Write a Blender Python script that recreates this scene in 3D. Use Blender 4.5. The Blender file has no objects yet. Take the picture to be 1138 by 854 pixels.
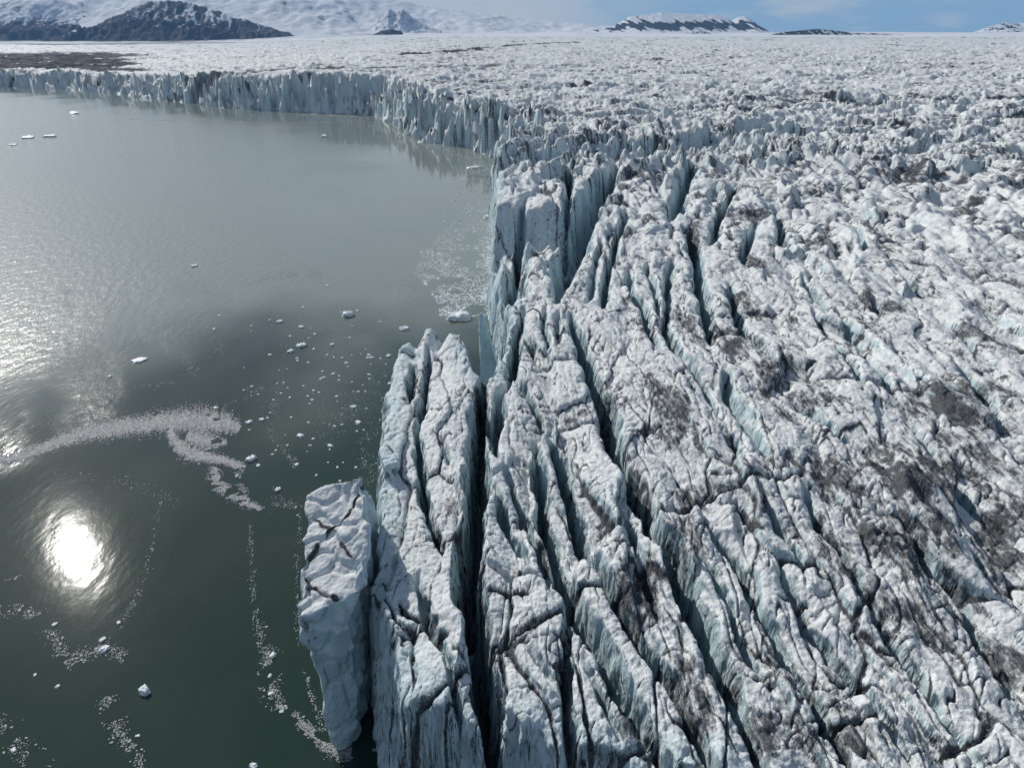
import bpy, math, random, time
import numpy as np
from mathutils import Vector, Matrix
T0 = time.time()
QUALITY = 1.12
random.seed(7)
RNG = np.random.default_rng(11)
C = bpy.context.scene.collection
f4 = np.float32
R = math.radians

# ------------------------------------------------------------------ camera model (photo 1138 x 854)
CAM_H, FPX, PITCH = 90.0, 800.0, R(25.9)
def ray(u, v):
    a = (u - 569.0) / FPX; b = (427.0 - v) / FPX
    return a, math.cos(PITCH) + b * math.sin(PITCH), -math.sin(PITCH) + b * math.cos(PITCH)
def W(u, v, z=29.0):
    dx, dy, dz = ray(u, v)
    t = (z - CAM_H) / dz
    return (dx * t, dy * t)
SUN_AZ, SUN_EL = R(-37.2), R(33.0)

# ------------------------------------------------------------------ noise
def _hash(ix, iy, iz, seed):
    h = ix * np.uint32(374761393) + iy * np.uint32(668265263) + iz * np.uint32(2147483647 - 58) + np.uint32((seed * 2654435761) & 0xffffffff)
    h = (h ^ (h >> np.uint32(13))) * np.uint32(1274126177)
    h = (h ^ (h >> np.uint32(15))) * np.uint32(2246822519)
    return h ^ (h >> np.uint32(16))
def _u(a): return a.astype(np.int64).astype(np.uint32)
_G2 = np.array([(math.cos(k * math.pi / 8), math.sin(k * math.pi / 8)) for k in range(16)], f4)
def noise2(x, y, seed=0):
    x = np.asarray(x, f4); y = np.asarray(y, f4)
    xi = np.floor(x); yi = np.floor(y)
    xf = x - xi; yf = y - yi
    X = _u(xi); Y = _u(yi); Z = np.uint32(0)
    u = xf * xf * xf * (xf * (xf * 6 - 15) + 10); v = yf * yf * yf * (yf * (yf * 6 - 15) + 10)
    def g(dx, dy):
        h = (_hash(X + np.uint32(dx), Y + np.uint32(dy), Z, seed) >> np.uint32(8)) & np.uint32(15)
        gg = _G2[h]
        return gg[..., 0] * (xf - dx) + gg[..., 1] * (yf - dy)
    a = g(0, 0); b = g(1, 0); c = g(0, 1); d = g(1, 1)
    return ((a + u * (b - a)) * (1 - v) + (c + u * (d - c)) * v) * f4(1.5)
_g3 = RNG.normal(size=(32, 3)); _G3 = (_g3 / np.linalg.norm(_g3, axis=1)[:, None]).astype(f4)
def noise3(x, y, z, seed=0):
    x = np.asarray(x, f4); y = np.asarray(y, f4); z = np.asarray(z, f4)
    xi = np.floor(x); yi = np.floor(y); zi = np.floor(z)
    xf = x - xi; yf = y - yi; zf = z - zi
    X = _u(xi); Y = _u(yi); Z = _u(zi)
    s = lambda t: t * t * t * (t * (t * 6 - 15) + 10)
    u, v, w = s(xf), s(yf), s(zf)
    def g(dx, dy, dz):
        h = (_hash(X + np.uint32(dx), Y + np.uint32(dy), Z + np.uint32(dz), seed) >> np.uint32(8)) & np.uint32(31)
        gg = _G3[h]
        return gg[..., 0] * (xf - dx) + gg[..., 1] * (yf - dy) + gg[..., 2] * (zf - dz)
    r = 0
    L = lambda a, b, t: a + t * (b - a)
    return L(L(L(g(0,0,0), g(1,0,0), u), L(g(0,1,0), g(1,1,0), u), v),
             L(L(g(0,0,1), g(1,0,1), u), L(g(0,1,1), g(1,1,1), u), v), w) * f4(1.5)
def fbm2(x, y, o=4, seed=0, gain=.5):
    s = 0; a = 1.0; t = 0
    for k in range(o):
        s = s + a * noise2(x * 2.03**k + 17 * k, y * 2.03**k - 9 * k, seed + k); t += a; a *= gain
    return s / t
def fbm3(x, y, z, o=4, seed=0, gain=.5):
    s = 0; a = 1.0; t = 0
    for k in range(o):
        q = 2.03**k
        s = s + a * noise3(x * q + 17 * k, y * q - 9 * k, z * q + 5 * k, seed + k); t += a; a *= gain
    return s / t
def ridged2(x, y, o=4, seed=0):
    s = 0; a = 1.0; t = 0
    for k in range(o):
        q = 2.03**k
        s = s + a * (1 - np.abs(noise2(x * q + 13 * k, y * q + 7 * k, seed + k)) * 2); t += a; a *= .5
    return s / t
def sstep(e0, e1, x):
    t = np.clip((x - e0) / (e1 - e0), 0, 1); return t * t * (3 - 2 * t)
def voro(x, y, seed=0, jit=.9, soft=None):
    """F1, F2, three random numbers and the offset in the nearest cell; soft = (width, f(r1, r2, r3, ox, oy)) also blends f over the cell borders"""
    xi = np.floor(x); yi = np.floor(y)
    F1 = np.full(x.shape, 9, f4); F2 = F1.copy()
    ox = np.zeros(x.shape, f4); oy = ox.copy(); hid = np.zeros(x.shape, np.uint32)
    def rnd(h):
        h2 = _hash(h, h, np.uint32(3), seed + 5)
        return (h2 & np.uint32(1023)).astype(f4) / 1023, ((h2 >> np.uint32(10)) & np.uint32(1023)).astype(f4) / 1023, ((h2 >> np.uint32(20)) & np.uint32(1023)).astype(f4) / 1023
    acc = np.zeros(x.shape, f4); ws = np.full(x.shape, 1e-20, f4)
    for dx in (-1, 0, 1):
        for dy in (-1, 0, 1):
            h = _hash(_u(xi + dx), _u(yi + dy), np.uint32(7), seed)
            px = xi + dx + .5 + jit * ((h & np.uint32(1023)).astype(f4) / 1023 - .5)
            py = yi + dy + .5 + jit * (((h >> np.uint32(10)) & np.uint32(1023)).astype(f4) / 1023 - .5)
            ex = x - px; ey = y - py
            d = np.sqrt(ex * ex + ey * ey)
            if soft:
                w = np.exp(-d / soft[0]); acc += w * soft[1](*rnd(h), ex, ey); ws += w
            c = d < F1
            F2 = np.where(c, F1, np.minimum(F2, d))
            F1 = np.where(c, d, F1); ox = np.where(c, ex, ox); oy = np.where(c, ey, oy); hid = np.where(c, h, hid)
    r = (F1, F2, *rnd(hid), ox, oy)
    return r + (acc / ws,) if soft else r
def polydist(x, y, pts):
    """distance to a polyline, and the arc fraction and the side"""
    best = np.full(x.shape, 1e9, f4); tt = np.zeros(x.shape, f4); side = np.zeros(x.shape, f4)
    seg = [math.dist(pts[i], pts[i + 1]) for i in range(len(pts) - 1)]; L = sum(seg); acc = 0
    for i in range(len(pts) - 1):
        (ax, ay), (bx, by) = pts[i][:2], pts[i + 1][:2]
        dx, dy = bx - ax, by - ay; l2 = dx * dx + dy * dy + 1e-9
        t = np.clip(((x - ax) * dx + (y - ay) * dy) / l2, 0, 1)
        ex = x - ax - t * dx; ey = y - ay - t * dy
        d = ex * ex + ey * ey
        c = d < best
        best = np.where(c, d, best); tt = np.where(c, (acc + t * seg[i]) / L, tt)
        side = np.where(c, dx * ey - dy * ex, side)
        acc += seg[i]
    return np.sqrt(best), tt, side, L
def inside(x, y, poly):
    r = np.zeros(x.shape, bool); n = len(poly)
    for i in range(n):
        (x0, y0), (x1, y1) = poly[i][:2], poly[(i + 1) % n][:2]
        if y0 == y1: continue
        c = ((y0 > y) != (y1 > y)) & (x < (x1 - x0) * (y - y0) / (y1 - y0) + x0)
        r ^= c
    return r

# ------------------------------------------------------------------ objects
def tag(o, label=None, cat=None, group=None, kind=None):
    for k, v in (('label', label), ('category', cat), ('group', group), ('kind', kind)):
        if v: o[k] = v
    return o
def mesh_np(name, co, faces, mat, smooth=True, attrs=None, nper=4, parent=None):
    """co (n,3) float, faces (m,nper) int"""
    me = bpy.data.meshes.new(name)
    co = np.ascontiguousarray(co, f4); faces = np.ascontiguousarray(faces, np.int32)
    me.vertices.add(len(co)); me.vertices.foreach_set('co', co.ravel())
    me.loops.add(faces.size); me.loops.foreach_set('vertex_index', faces.ravel())
    me.polygons.add(len(faces))
    me.polygons.foreach_set('loop_start', np.arange(0, faces.size, nper, dtype=np.int32))
    me.polygons.foreach_set('use_smooth', np.full(len(faces), smooth))
    me.update(calc_edges=True)
    for k, v in (attrs or {}).items():
        a = me.attributes.new(k, 'FLOAT', 'POINT'); a.data.foreach_set('value', np.ascontiguousarray(v, f4).ravel())
    o = bpy.data.objects.new(name, me); C.objects.link(o)
    if mat: me.materials.append(mat)
    if parent: o.parent = parent
    return o
def compact(co, faces, attrs):
    used = np.zeros(len(co), bool); used[faces.ravel()] = True
    idx = np.cumsum(used) - 1
    return co[used], idx[faces], {k: v[used] for k, v in attrs.items()}

# ------------------------------------------------------------------ materials
class N:
    def __init__(s, name, world=None):
        if world: s.t = world.node_tree
        else:
            s.m = bpy.data.materials.new(name); s.m.use_nodes = True; s.t = s.m.node_tree
        s.t.nodes.clear()
    def n(s, typ, **kw):
        nd = s.t.nodes.new(typ)
        for k, v in kw.items():
            if k.startswith('i_'):
                key = k[2:]; key = int(key) if key.isdigit() else key.replace('_', ' ')
                if isinstance(v, bpy.types.NodeSocket): s.t.links.new(v, nd.inputs[key])
                else: nd.inputs[key].default_value = v
            else: setattr(nd, k, v)
        return nd
    def math(s, op, a, b=0.0, c=None, clamp=False):
        nd = s.n('ShaderNodeMath', operation=op, use_clamp=clamp, i_0=a, i_1=b)
        if c is not None:
            if isinstance(c, bpy.types.NodeSocket): s.t.links.new(c, nd.inputs[2])
            else: nd.inputs[2].default_value = c
        return nd.outputs[0]
    def rng(s, v, a, b, c=0., d=1., smooth=True):
        return s.n('ShaderNodeMapRange', interpolation_type='SMOOTHSTEP' if smooth else 'LINEAR', i_0=v, i_1=a, i_2=b, i_3=c, i_4=d).outputs[0]
    def mix(s, f, a, b):
        nd = s.n('ShaderNodeMix', data_type='RGBA')
        for k, v in ((0, f), (6, a), (7, b)):
            if isinstance(v, bpy.types.NodeSocket): s.t.links.new(v, nd.inputs[k])
            else: nd.inputs[k].default_value = (*v, 1) if isinstance(v, tuple) and len(v) == 3 else v
        return nd.outputs[2]
    def noise(s, vec, scale, detail=4., rough=.55, **kw):
        return s.n('ShaderNodeTexNoise', i_Vector=vec, i_Scale=scale, i_Detail=detail, i_Roughness=rough, **kw).outputs[0]
    def attr(s, name): return s.n('ShaderNodeAttribute', attribute_name=name).outputs['Fac']
    def mapping(s, vec, scale=(1,1,1), rot=(0,0,0), loc=(0,0,0)):
        return s.n('ShaderNodeMapping', i_Vector=vec, i_Location=loc, i_Rotation=rot, i_Scale=scale).outputs[0]
    def out(s, surf):
        s.n('ShaderNodeOutputMaterial', i_Surface=surf)
        return s.m

def mat_ice():
    k = N('glacier_ice')
    geo = k.n('ShaderNodeNewGeometry'); pos = geo.outputs['Position']
    dirt = k.attr('dirt'); fresh = k.attr('fresh')
    nz = k.n('ShaderNodeSeparateXYZ', i_0=geo.outputs['Normal']).outputs[2]
    n1 = k.noise(pos, .9, 6, .6); n2 = k.noise(pos, 4.5, 5, .65); n3 = k.noise(pos, .13, 4, .6)
    crust = k.mix(k.rng(n1, .3, .7), (.575, .605, .595), (.785, .805, .79))
    crust = k.mix(k.math('MULTIPLY', k.rng(n2, .5, .72), .5), crust, (.35, .37, .365))
    blue = k.mix(k.rng(n3, .3, .7), (.48, .62, .665), (.39, .56, .615))
    steep = k.rng(k.math('ADD', nz, k.math('MULTIPLY', k.math('SUBTRACT', n1, .5), .5)), .62, .18)
    fb = k.math('MAXIMUM', k.math('MULTIPLY', steep, .75), k.math('MULTIPLY', fresh, k.rng(n1, .25, .55, .6, 1.)))
    col = k.mix(fb, crust, blue)
    # silt: broken up by fine noise so that it lies in streaks and specks
    dn = k.math('ADD', dirt, k.math('MULTIPLY', k.math('SUBTRACT', n2, .5), .6))
    n4 = k.noise(k.mapping(pos, (1., .30, .7), (0, 0, R(12))), 1.5, 6, .68)
    dn = k.math('ADD', dn, k.math('MULTIPLY', k.math('SUBTRACT', n4, .5), 1.5))
    dm = k.rng(dn, .33, .76)
    dcol = k.mix(k.rng(n2, .35, .65), (.042, .046, .051), (.14, .147, .153))
    dcol = k.mix(k.rng(dirt, 1.2, 1.55), dcol, (.022, .022, .024))
    col = k.mix(k.math('MULTIPLY', dm, k.math('GREATER_THAN', dirt, .02)), col, dcol)
    stretched = k.mapping(pos, (1., 1., .65))
    b1 = k.noise(stretched, 1.7, 8, .62); b2 = k.noise(pos, 9., 4, .6)
    b3 = k.n('ShaderNodeTexNoise', noise_type='RIDGED_MULTIFRACTAL', i_Vector=pos, i_Scale=1.1, i_Detail=5., i_Roughness=.5).outputs[0]
    hgt = k.math('ADD', k.math('MULTIPLY', b1, .50), k.math('ADD', k.math('MULTIPLY', b2, .10), k.math('MULTIPLY', b3, .07)))
    bump = k.n('ShaderNodeBump', i_Strength=.8, i_Distance=.7, i_Height=hgt)
    p = k.n('ShaderNodeBsdfPrincipled', i_Base_Color=col, i_Roughness=k.rng(dm, 0, 1, .62, .95), i_Normal=bump.outputs[0], i_IOR=1.31)
    p.inputs['Specular IOR Level'].default_value = .08
    return k.out(p.outputs[0])

def mat_floe():
    k = N('floe_ice')
    geo = k.n('ShaderNodeNewGeometry'); pos = geo.outputs['Position']
    n1 = k.noise(pos, 1.3, 5, .6)
    col = k.mix(k.rng(n1, .35, .65), (.62, .70, .73), (.74, .75, .75))
    bump = k.n('ShaderNodeBump', i_Strength=.6, i_Distance=.2, i_Height=k.noise(pos, 4., 5, .6))
    p = k.n('ShaderNodeBsdfPrincipled', i_Base_Color=col, i_Roughness=.45, i_Normal=bump.outputs[0])
    return k.out(p.outputs[0])
def mat_slush():
    k = N('slush_ice')
    pos = k.n('ShaderNodeNewGeometry').outputs['Position']
    col = k.mix(k.rng(k.noise(pos, 2.2, 4, .7), .35, .65), (.24, .25, .24), (.42, .435, .43))
    p = k.n('ShaderNodeBsdfPrincipled', i_Base_Color=col, i_Roughness=.7)
    return k.out(p.outputs[0])

def mat_water():
    k = N('lagoon_water')
    pos = k.n('ShaderNodeNewGeometry').outputs['Position']
    # ripples grow with a patchy wind field: calm close in and along the ice, ruffled out in the lagoon
    wind = k.attr('wind')
    sw = k.mapping(pos, (1., .45, 1.), (0, 0, R(25)))
    h1 = k.noise(sw, .35, 3, .5); h2 = k.noise(sw, .42, 3, .62)
    wav = k.math('ADD', k.math('MULTIPLY', h1, k.rng(wind, 0, 1, .35, .5)), k.math('MULTIPLY', h2, k.rng(wind, 0, 1, .07, .62)))
    bump = k.n('ShaderNodeBump', i_Strength=1., i_Distance=k.rng(wind, 0., 1., .085, .47), i_Height=wav)
    silt_sheen = k.noise(k.mapping(pos, (1, .6, 1)), .012, 5, .6)
    deep = k.mix(k.rng(silt_sheen, .4, .62), (.003, .020, .0115), (.010, .029, .019))
    deep = k.mix(k.attr('silt_sheen'), deep, (.265, .30, .26))  # milky silt plus the grey sky reflection, both put into the base colour
    p = k.n('ShaderNodeBsdfPrincipled', i_Base_Color=deep, i_Roughness=k.rng(wind, 0, 1, .046, .19), i_IOR=1.33, i_Normal=bump.outputs[0])
    return k.out(p.outputs[0])

def mat_snow(name='snow'):
    k = N(name)
    pos = k.n('ShaderNodeNewGeometry').outputs['Position']
    n = k.noise(k.mapping(pos, (1, 1, 1)), .002, 6, .6)
    col = k.mix(k.rng(n, .35, .65), (.62, .65, .69), (.78, .79, .80))
    col = k.mix(k.rng(k.math('ADD', k.attr('dirt'), k.math('MULTIPLY', k.math('SUBTRACT', n, .5), .8)), .4, .7), col, (.16, .165, .17))
    bump = k.n('ShaderNodeBump', i_Strength=.5, i_Distance=20., i_Height=k.noise(pos, .006, 6, .6))
    p = k.n('ShaderNodeBsdfPrincipled', i_Base_Color=col, i_Roughness=.9, i_Normal=bump.outputs[0])
    p.inputs['Specular IOR Level'].default_value = .05
    return k.out(p.outputs[0])
def mat_rock(name='mountain_rock'):
    k = N(name)
    geo = k.n('ShaderNodeNewGeometry'); pos = geo.outputs['Position']
    snow = k.attr('snow')
    n1 = k.noise(pos, .012, 8, .68); n2 = k.noise(pos, .05, 5, .6)
    rock = k.mix(k.rng(n1, .35, .65), (.010, .014, .021), (.026, .032, .042))
    m = k.rng(k.math('ADD', snow, k.math('ADD', k.math('MULTIPLY', k.math('SUBTRACT', n1, .5), .9), k.math('MULTIPLY', k.math('SUBTRACT', n2, .5), .7))), .42, .58)
    col = k.mix(m, rock, (.76, .78, .80))
    bump = k.n('ShaderNodeBump', i_Strength=.8, i_Distance=25., i_Height=n1)
    p = k.n('ShaderNodeBsdfPrincipled', i_Base_Color=col, i_Roughness=.9, i_Normal=bump.outputs[0])
    p.inputs['Specular IOR Level'].default_value = .08
    return k.out(p.outputs[0])

M_ICE, M_FLOE, M_SLUSH, M_WATER, M_SNOW, M_ROCK = mat_ice(), mat_floe(), mat_slush(), mat_water(), mat_snow(), mat_rock()

# ------------------------------------------------------------------ the front of the glacier (water line), far left round to under the drone
FRONT = [W(u, v, 0) for u, v in ((-420, 90), (-250, 92), (-100, 94.5), (0, 97), (60, 99), (130, 104), (200, 114), (262, 121), (330, 124), (410, 128), (438, 139),
         (447, 150), (480, 160), (520, 168), (545, 178), (562, 192), (557, 215), (551, 250), (546, 300), (542, 336))]
FRONT += [(-6.5, 215), (-4.5, 190), (-2.2, 168), (-3.6, 150), (-5.4, 137), (-7.8, 150), (-9.6, 158), (-18, 162), (-27, 160), (-29, 150), (-27.5, 130), (-25.5, 112), (-23.5, 96), (-21.5, 82), (-20, 72), (-17, 62), (-13, 54),
          (-5, 50), (3, 47.5), (9, 46), (18, 42), (28, 38), (42, 32), (70, 24), (120, 12), (260, -10)]
GLACIER = FRONT + [(9000, 0), (9000, 9000), (-9000, 9000), (-9000, 1900)]

# crevasses traced on the surface: (points in photo pixels, width m, depth m)
CREV = [
 # name, pts, half width, depth
 ('A', [(540,405),(534,440),(531,480),(529,520),(526,560),(522,590),(518,622),(521,655),(533,683),(541,725),(545,767),(549,800),(553,850)], 1.5, 22),
 ('B', [(479,378),(474,400),(468,425),(464,465),(464,510),(469,532),(481,561),(496,595)], .55, 7),
 ('B2', [(459,378),(456,400),(452,430)], .6, 8),
 ('Bx', [(492,470),(498,500)], .4, 4),
 ('D', [(560,415),(551,445),(550,470),(555,500)], 1.2, 16),
 ('C', [(545,520),(557,558),(567,578),(577,598),(588,624)], .45, 5),
 ('C2', [(560,500),(572,540),(590,580),(605,620),(612,650)], .4, 4),
 ('E', [(599,480),(601,515),(604,561),(621,607),(631,640),(647,668),(671,713),(695,757),(718,793),(745,825),(760,854)], .9, 10),
 ('F', [(612,470),(622,500),(634,543),(647,580),(660,612),(675,640),(700,695),(723,724),(745,750),(765,784),(789,821),(808,854)], .7, 9),
 ('G', [(636,345),(643,381),(658,418),(673,443),(681,472),(691,509),(713,547),(726,588),(742,606),(761,642),(775,680),(799,722),(813,755),(832,798),(846,831),(860,860)], 1.25, 15),
 ('G0', [(620,325),(624,300),(625,277),(637,256),(658,224),(672,203),(688,186)], 4.6, 21),
 ('R', [(636,670),(633,705),(630,755),(637,797),(643,841),(645,870)], .55, 8),
 ('R2', [(582,698),(604,728),(621,752),(630,765)], .3, 2.5),
 ('S', [(646,713),(661,737),(680,774),(690,800)], .4, 4),
 ('S2', [(565,770),(574,790),(584,816),(590,853)], .5, 9),
 ('V', [(465,610),(471,659),(481,691),(493,713),(506,750),(512,782),(513,853)], .22, 3.0),
 ('H1', [(697,225),(690,250),(680,273),(672,300),(672,330)], .9, 9),
 ('H1b', [(670,255),(660,290),(655,325)], .6, 5),
 ('H2', [(700,285),(703,313),(717,330),(724,356),(735,380)], .7, 6),
 ('H3', [(748,275),(744,305),(743,330),(741,350),(749,376),(760,395)], .75, 8),
 ('H3b', [(720,280),(728,310),(735,340)], .5, 4),
 ('H4', [(768,245),(772,262),(778,290),(783,320),(787,351),(794,372)], 1.3, 12),
 ('H5', [(770,172),(765,188),(754,222),(741,243)], 2.6, 16),
 ('H6', [(818,200),(805,222),(797,245),(790,265)], 1.2, 9),
 ('H7', [(812,300),(816,324),(826,347),(844,382),(858,402)], 1.0, 8),
 ('I1', [(843,235),(837,246),(830,268),(828,285)], 1.0, 8),
 ('I2', [(862,222),(866,232),(871,258),(880,275)], 1.0, 8),
 ('I3', [(893,295),(900,307),(915,324),(930,340)], 1.2, 7),
 ('I4', [(950,240),(956,252),(962,275)], 1.0, 6),
 ('I5', [(970,315),(976,328),(984,346)], 1.2, 6),
 ('J', [(800,405),(808,429),(821,466),(837,491),(850,510)], .7, 6),
 ('J2', [(790,470),(803,485),(815,498),(827,523)], .6, 5),
 ('J3', [(905,345),(912,358),(931,391),(950,425),(962,440)], .7, 6),
 ('J4', [(930,338),(940,356),(959,385),(972,416),(987,441),(1002,459),(1020,475)], .65, 6),
 ('J5', [(990,378),(1000,394),(1019,428),(1030,440)], .6, 5),
 ('J6', [(1060,395),(1075,415),(1091,437),(1104,470),(1112,490)], 1.0, 6),
 ('J7', [(1040,330),(1060,352),(1085,375),(1120,405)], .8, 5),
 ('J8', [(1000,290),(1030,315),(1060,330)], .8, 5),
 ('P1', [(880,445),(890,460),(918,482),(950,504),(975,520)], .5, 4),
 ('P2', [(895,540),(900,554),(915,586),(937,613),(950,640)], .8, 6),
 ('P3', [(838,540),(843,554),(868,589),(886,614),(905,640)], .5, 4),
 ('L', [(795,580),(824,618),(836,645),(851,670),(862,686),(879,718),(901,752),(916,787),(932,821),(945,853),(950,870)], .55, 6),
 ('M', [(866,615),(879,642),(904,683),(923,702),(957,746),(985,787),(1010,818),(1032,853)], .35, 3.5),
 ('N', [(940,612),(954,642),(979,677),(1001,705),(1029,737),(1054,774),(1080,812),(1105,843)], .45, 4.5),
 ('O', [(995,570),(1014,592),(1036,624),(1061,642),(1080,668),(1098,708),(1120,737),(1145,770)], .5, 5),
 ('O2', [(1073,605),(1098,630),(1127,658),(1150,680)], .45, 5),
 ('O3', [(1005,470),(1030,500),(1060,540),(1100,575),(1140,605)], .5, 4),
 ('O4', [(1030,380),(1050,400)], .5, 4),
 ('K1', [(690,560),(700,590),(722,640),(735,690)], .3, 3),
 ('Q1', [(760,400),(790,440),(800,470)], .4, 4),
 ('Q2', [(770,600),(800,640),(820,680),(845,725),(860,760)], .3, 3),
 ('Ta', [(583,228),(578,246),(570,270),(566,290)], 1.5, 11),
 ('Tb', [(632,186),(633,205),(630,240),(627,262)], 1.3, 12),
 ('Tc', [(588,268),(581,285),(575,300)], 1.0, 9),
 ('U', [(583,330),(576,352),(572,375),(568,400),(562,420)], 1.0, 13),
 ('U2', [(570,410),(590,440),(604,470)], .5, 5),
 ('U3', [(580,350),(592,385),(598,395)], .35, 3),
 ('U4', [(606,340),(607,370),(610,392)], .35, 3.5),
 ('U5', [(622,345),(620,370),(618,385)], .3, 3),
]
CROSS = [  # narrow cross cracks full of silt
 [(452,757),(474,750),(498,730),(535,708)], [(447,640),(460,655),(485,672)], [(448,678),(470,676),(490,688)],
 [(548,701),(577,691),(612,673),(640,660)], [(726,559),(768,554),(804,543),(831,537),(866,532),(890,525)],
 [(903,429),(953,433),(1000,438),(1047,441),(1088,447)], [(560,690),(545,700)], [(618,815),(650,805)], [(600,595),(620,640)],
 [(700,480),(730,470)], [(850,420),(900,428)], [(820,560),(850,590)], [(345,625),(372,610),(398,590)],
 [(640,640),(690,648)], [(955,560),(1000,580),(1040,600)], [(870,660),(905,664)], [(930,740),(985,745)],
 [(545,640),(585,650)], [(598,325),(640,342)], [(580,395),(640,400)], [(595,468),(670,460)], [(960,690),(1010,720)], [(905,800),(965,780)],
]
# broad silty patches: centre px, radius px (u, v), strength
SILT = [((950,600),(90,40),.55),((1040,560),(110,70),.6),((1010,640),(70,70),.5),((1100,700),(50,60),.4),((800,375),(45,25),.6),((870,420),(80,25),.35),((710,650),(28,45),.6),
        ((770,760),(30,40),.6),((700,800),(30,40),.45),((915,330),(60,25),.35),((860,210),(70,30),.3),((1060,460),(70,30),.6),((540,400),(14,50),.5),((500,535),(22,20),.45),
        ((620,455),(45,12),.5),((690,435),(30,30),.4),((755,740),(22,22),.5),((860,800),(60,35),.45),((1000,800),(80,40),.35),((780,545),(70,16),.45),((590,380),(50,14),.35),((880,700),(40,14),.3),
        ((930,240),(90,18),.3),((1060,290),(80,30),.3),((480,640),(16,30),.35),((740,420),(60,14),.35)]

# ------------------------------------------------------------------ polar grid under the drone
def spacing():
    r = [27.0]
    while r[-1] < 5400:
        x = r[-1]
        k = .0024 if x < 350 else .0024 + (.0045 - .0024) * min(1, math.log(x / 350) / math.log(2500 / 350))
        if x > 3000: k = .007
        r.append(x * (1 + k / QUALITY))
    return np.array(r, np.float64)
RR = spacing(); AZ = np.arange(R(-45), R(60), .00155 / QUALITY)
NR, NA = len(RR), len(AZ)
rr, aa = np.meshgrid(RR.astype(f4), AZ.astype(f4), indexing='ij')
X = rr * np.sin(aa); Y = rr * np.cos(aa)
print('grid', NR, NA, NR * NA)

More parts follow.
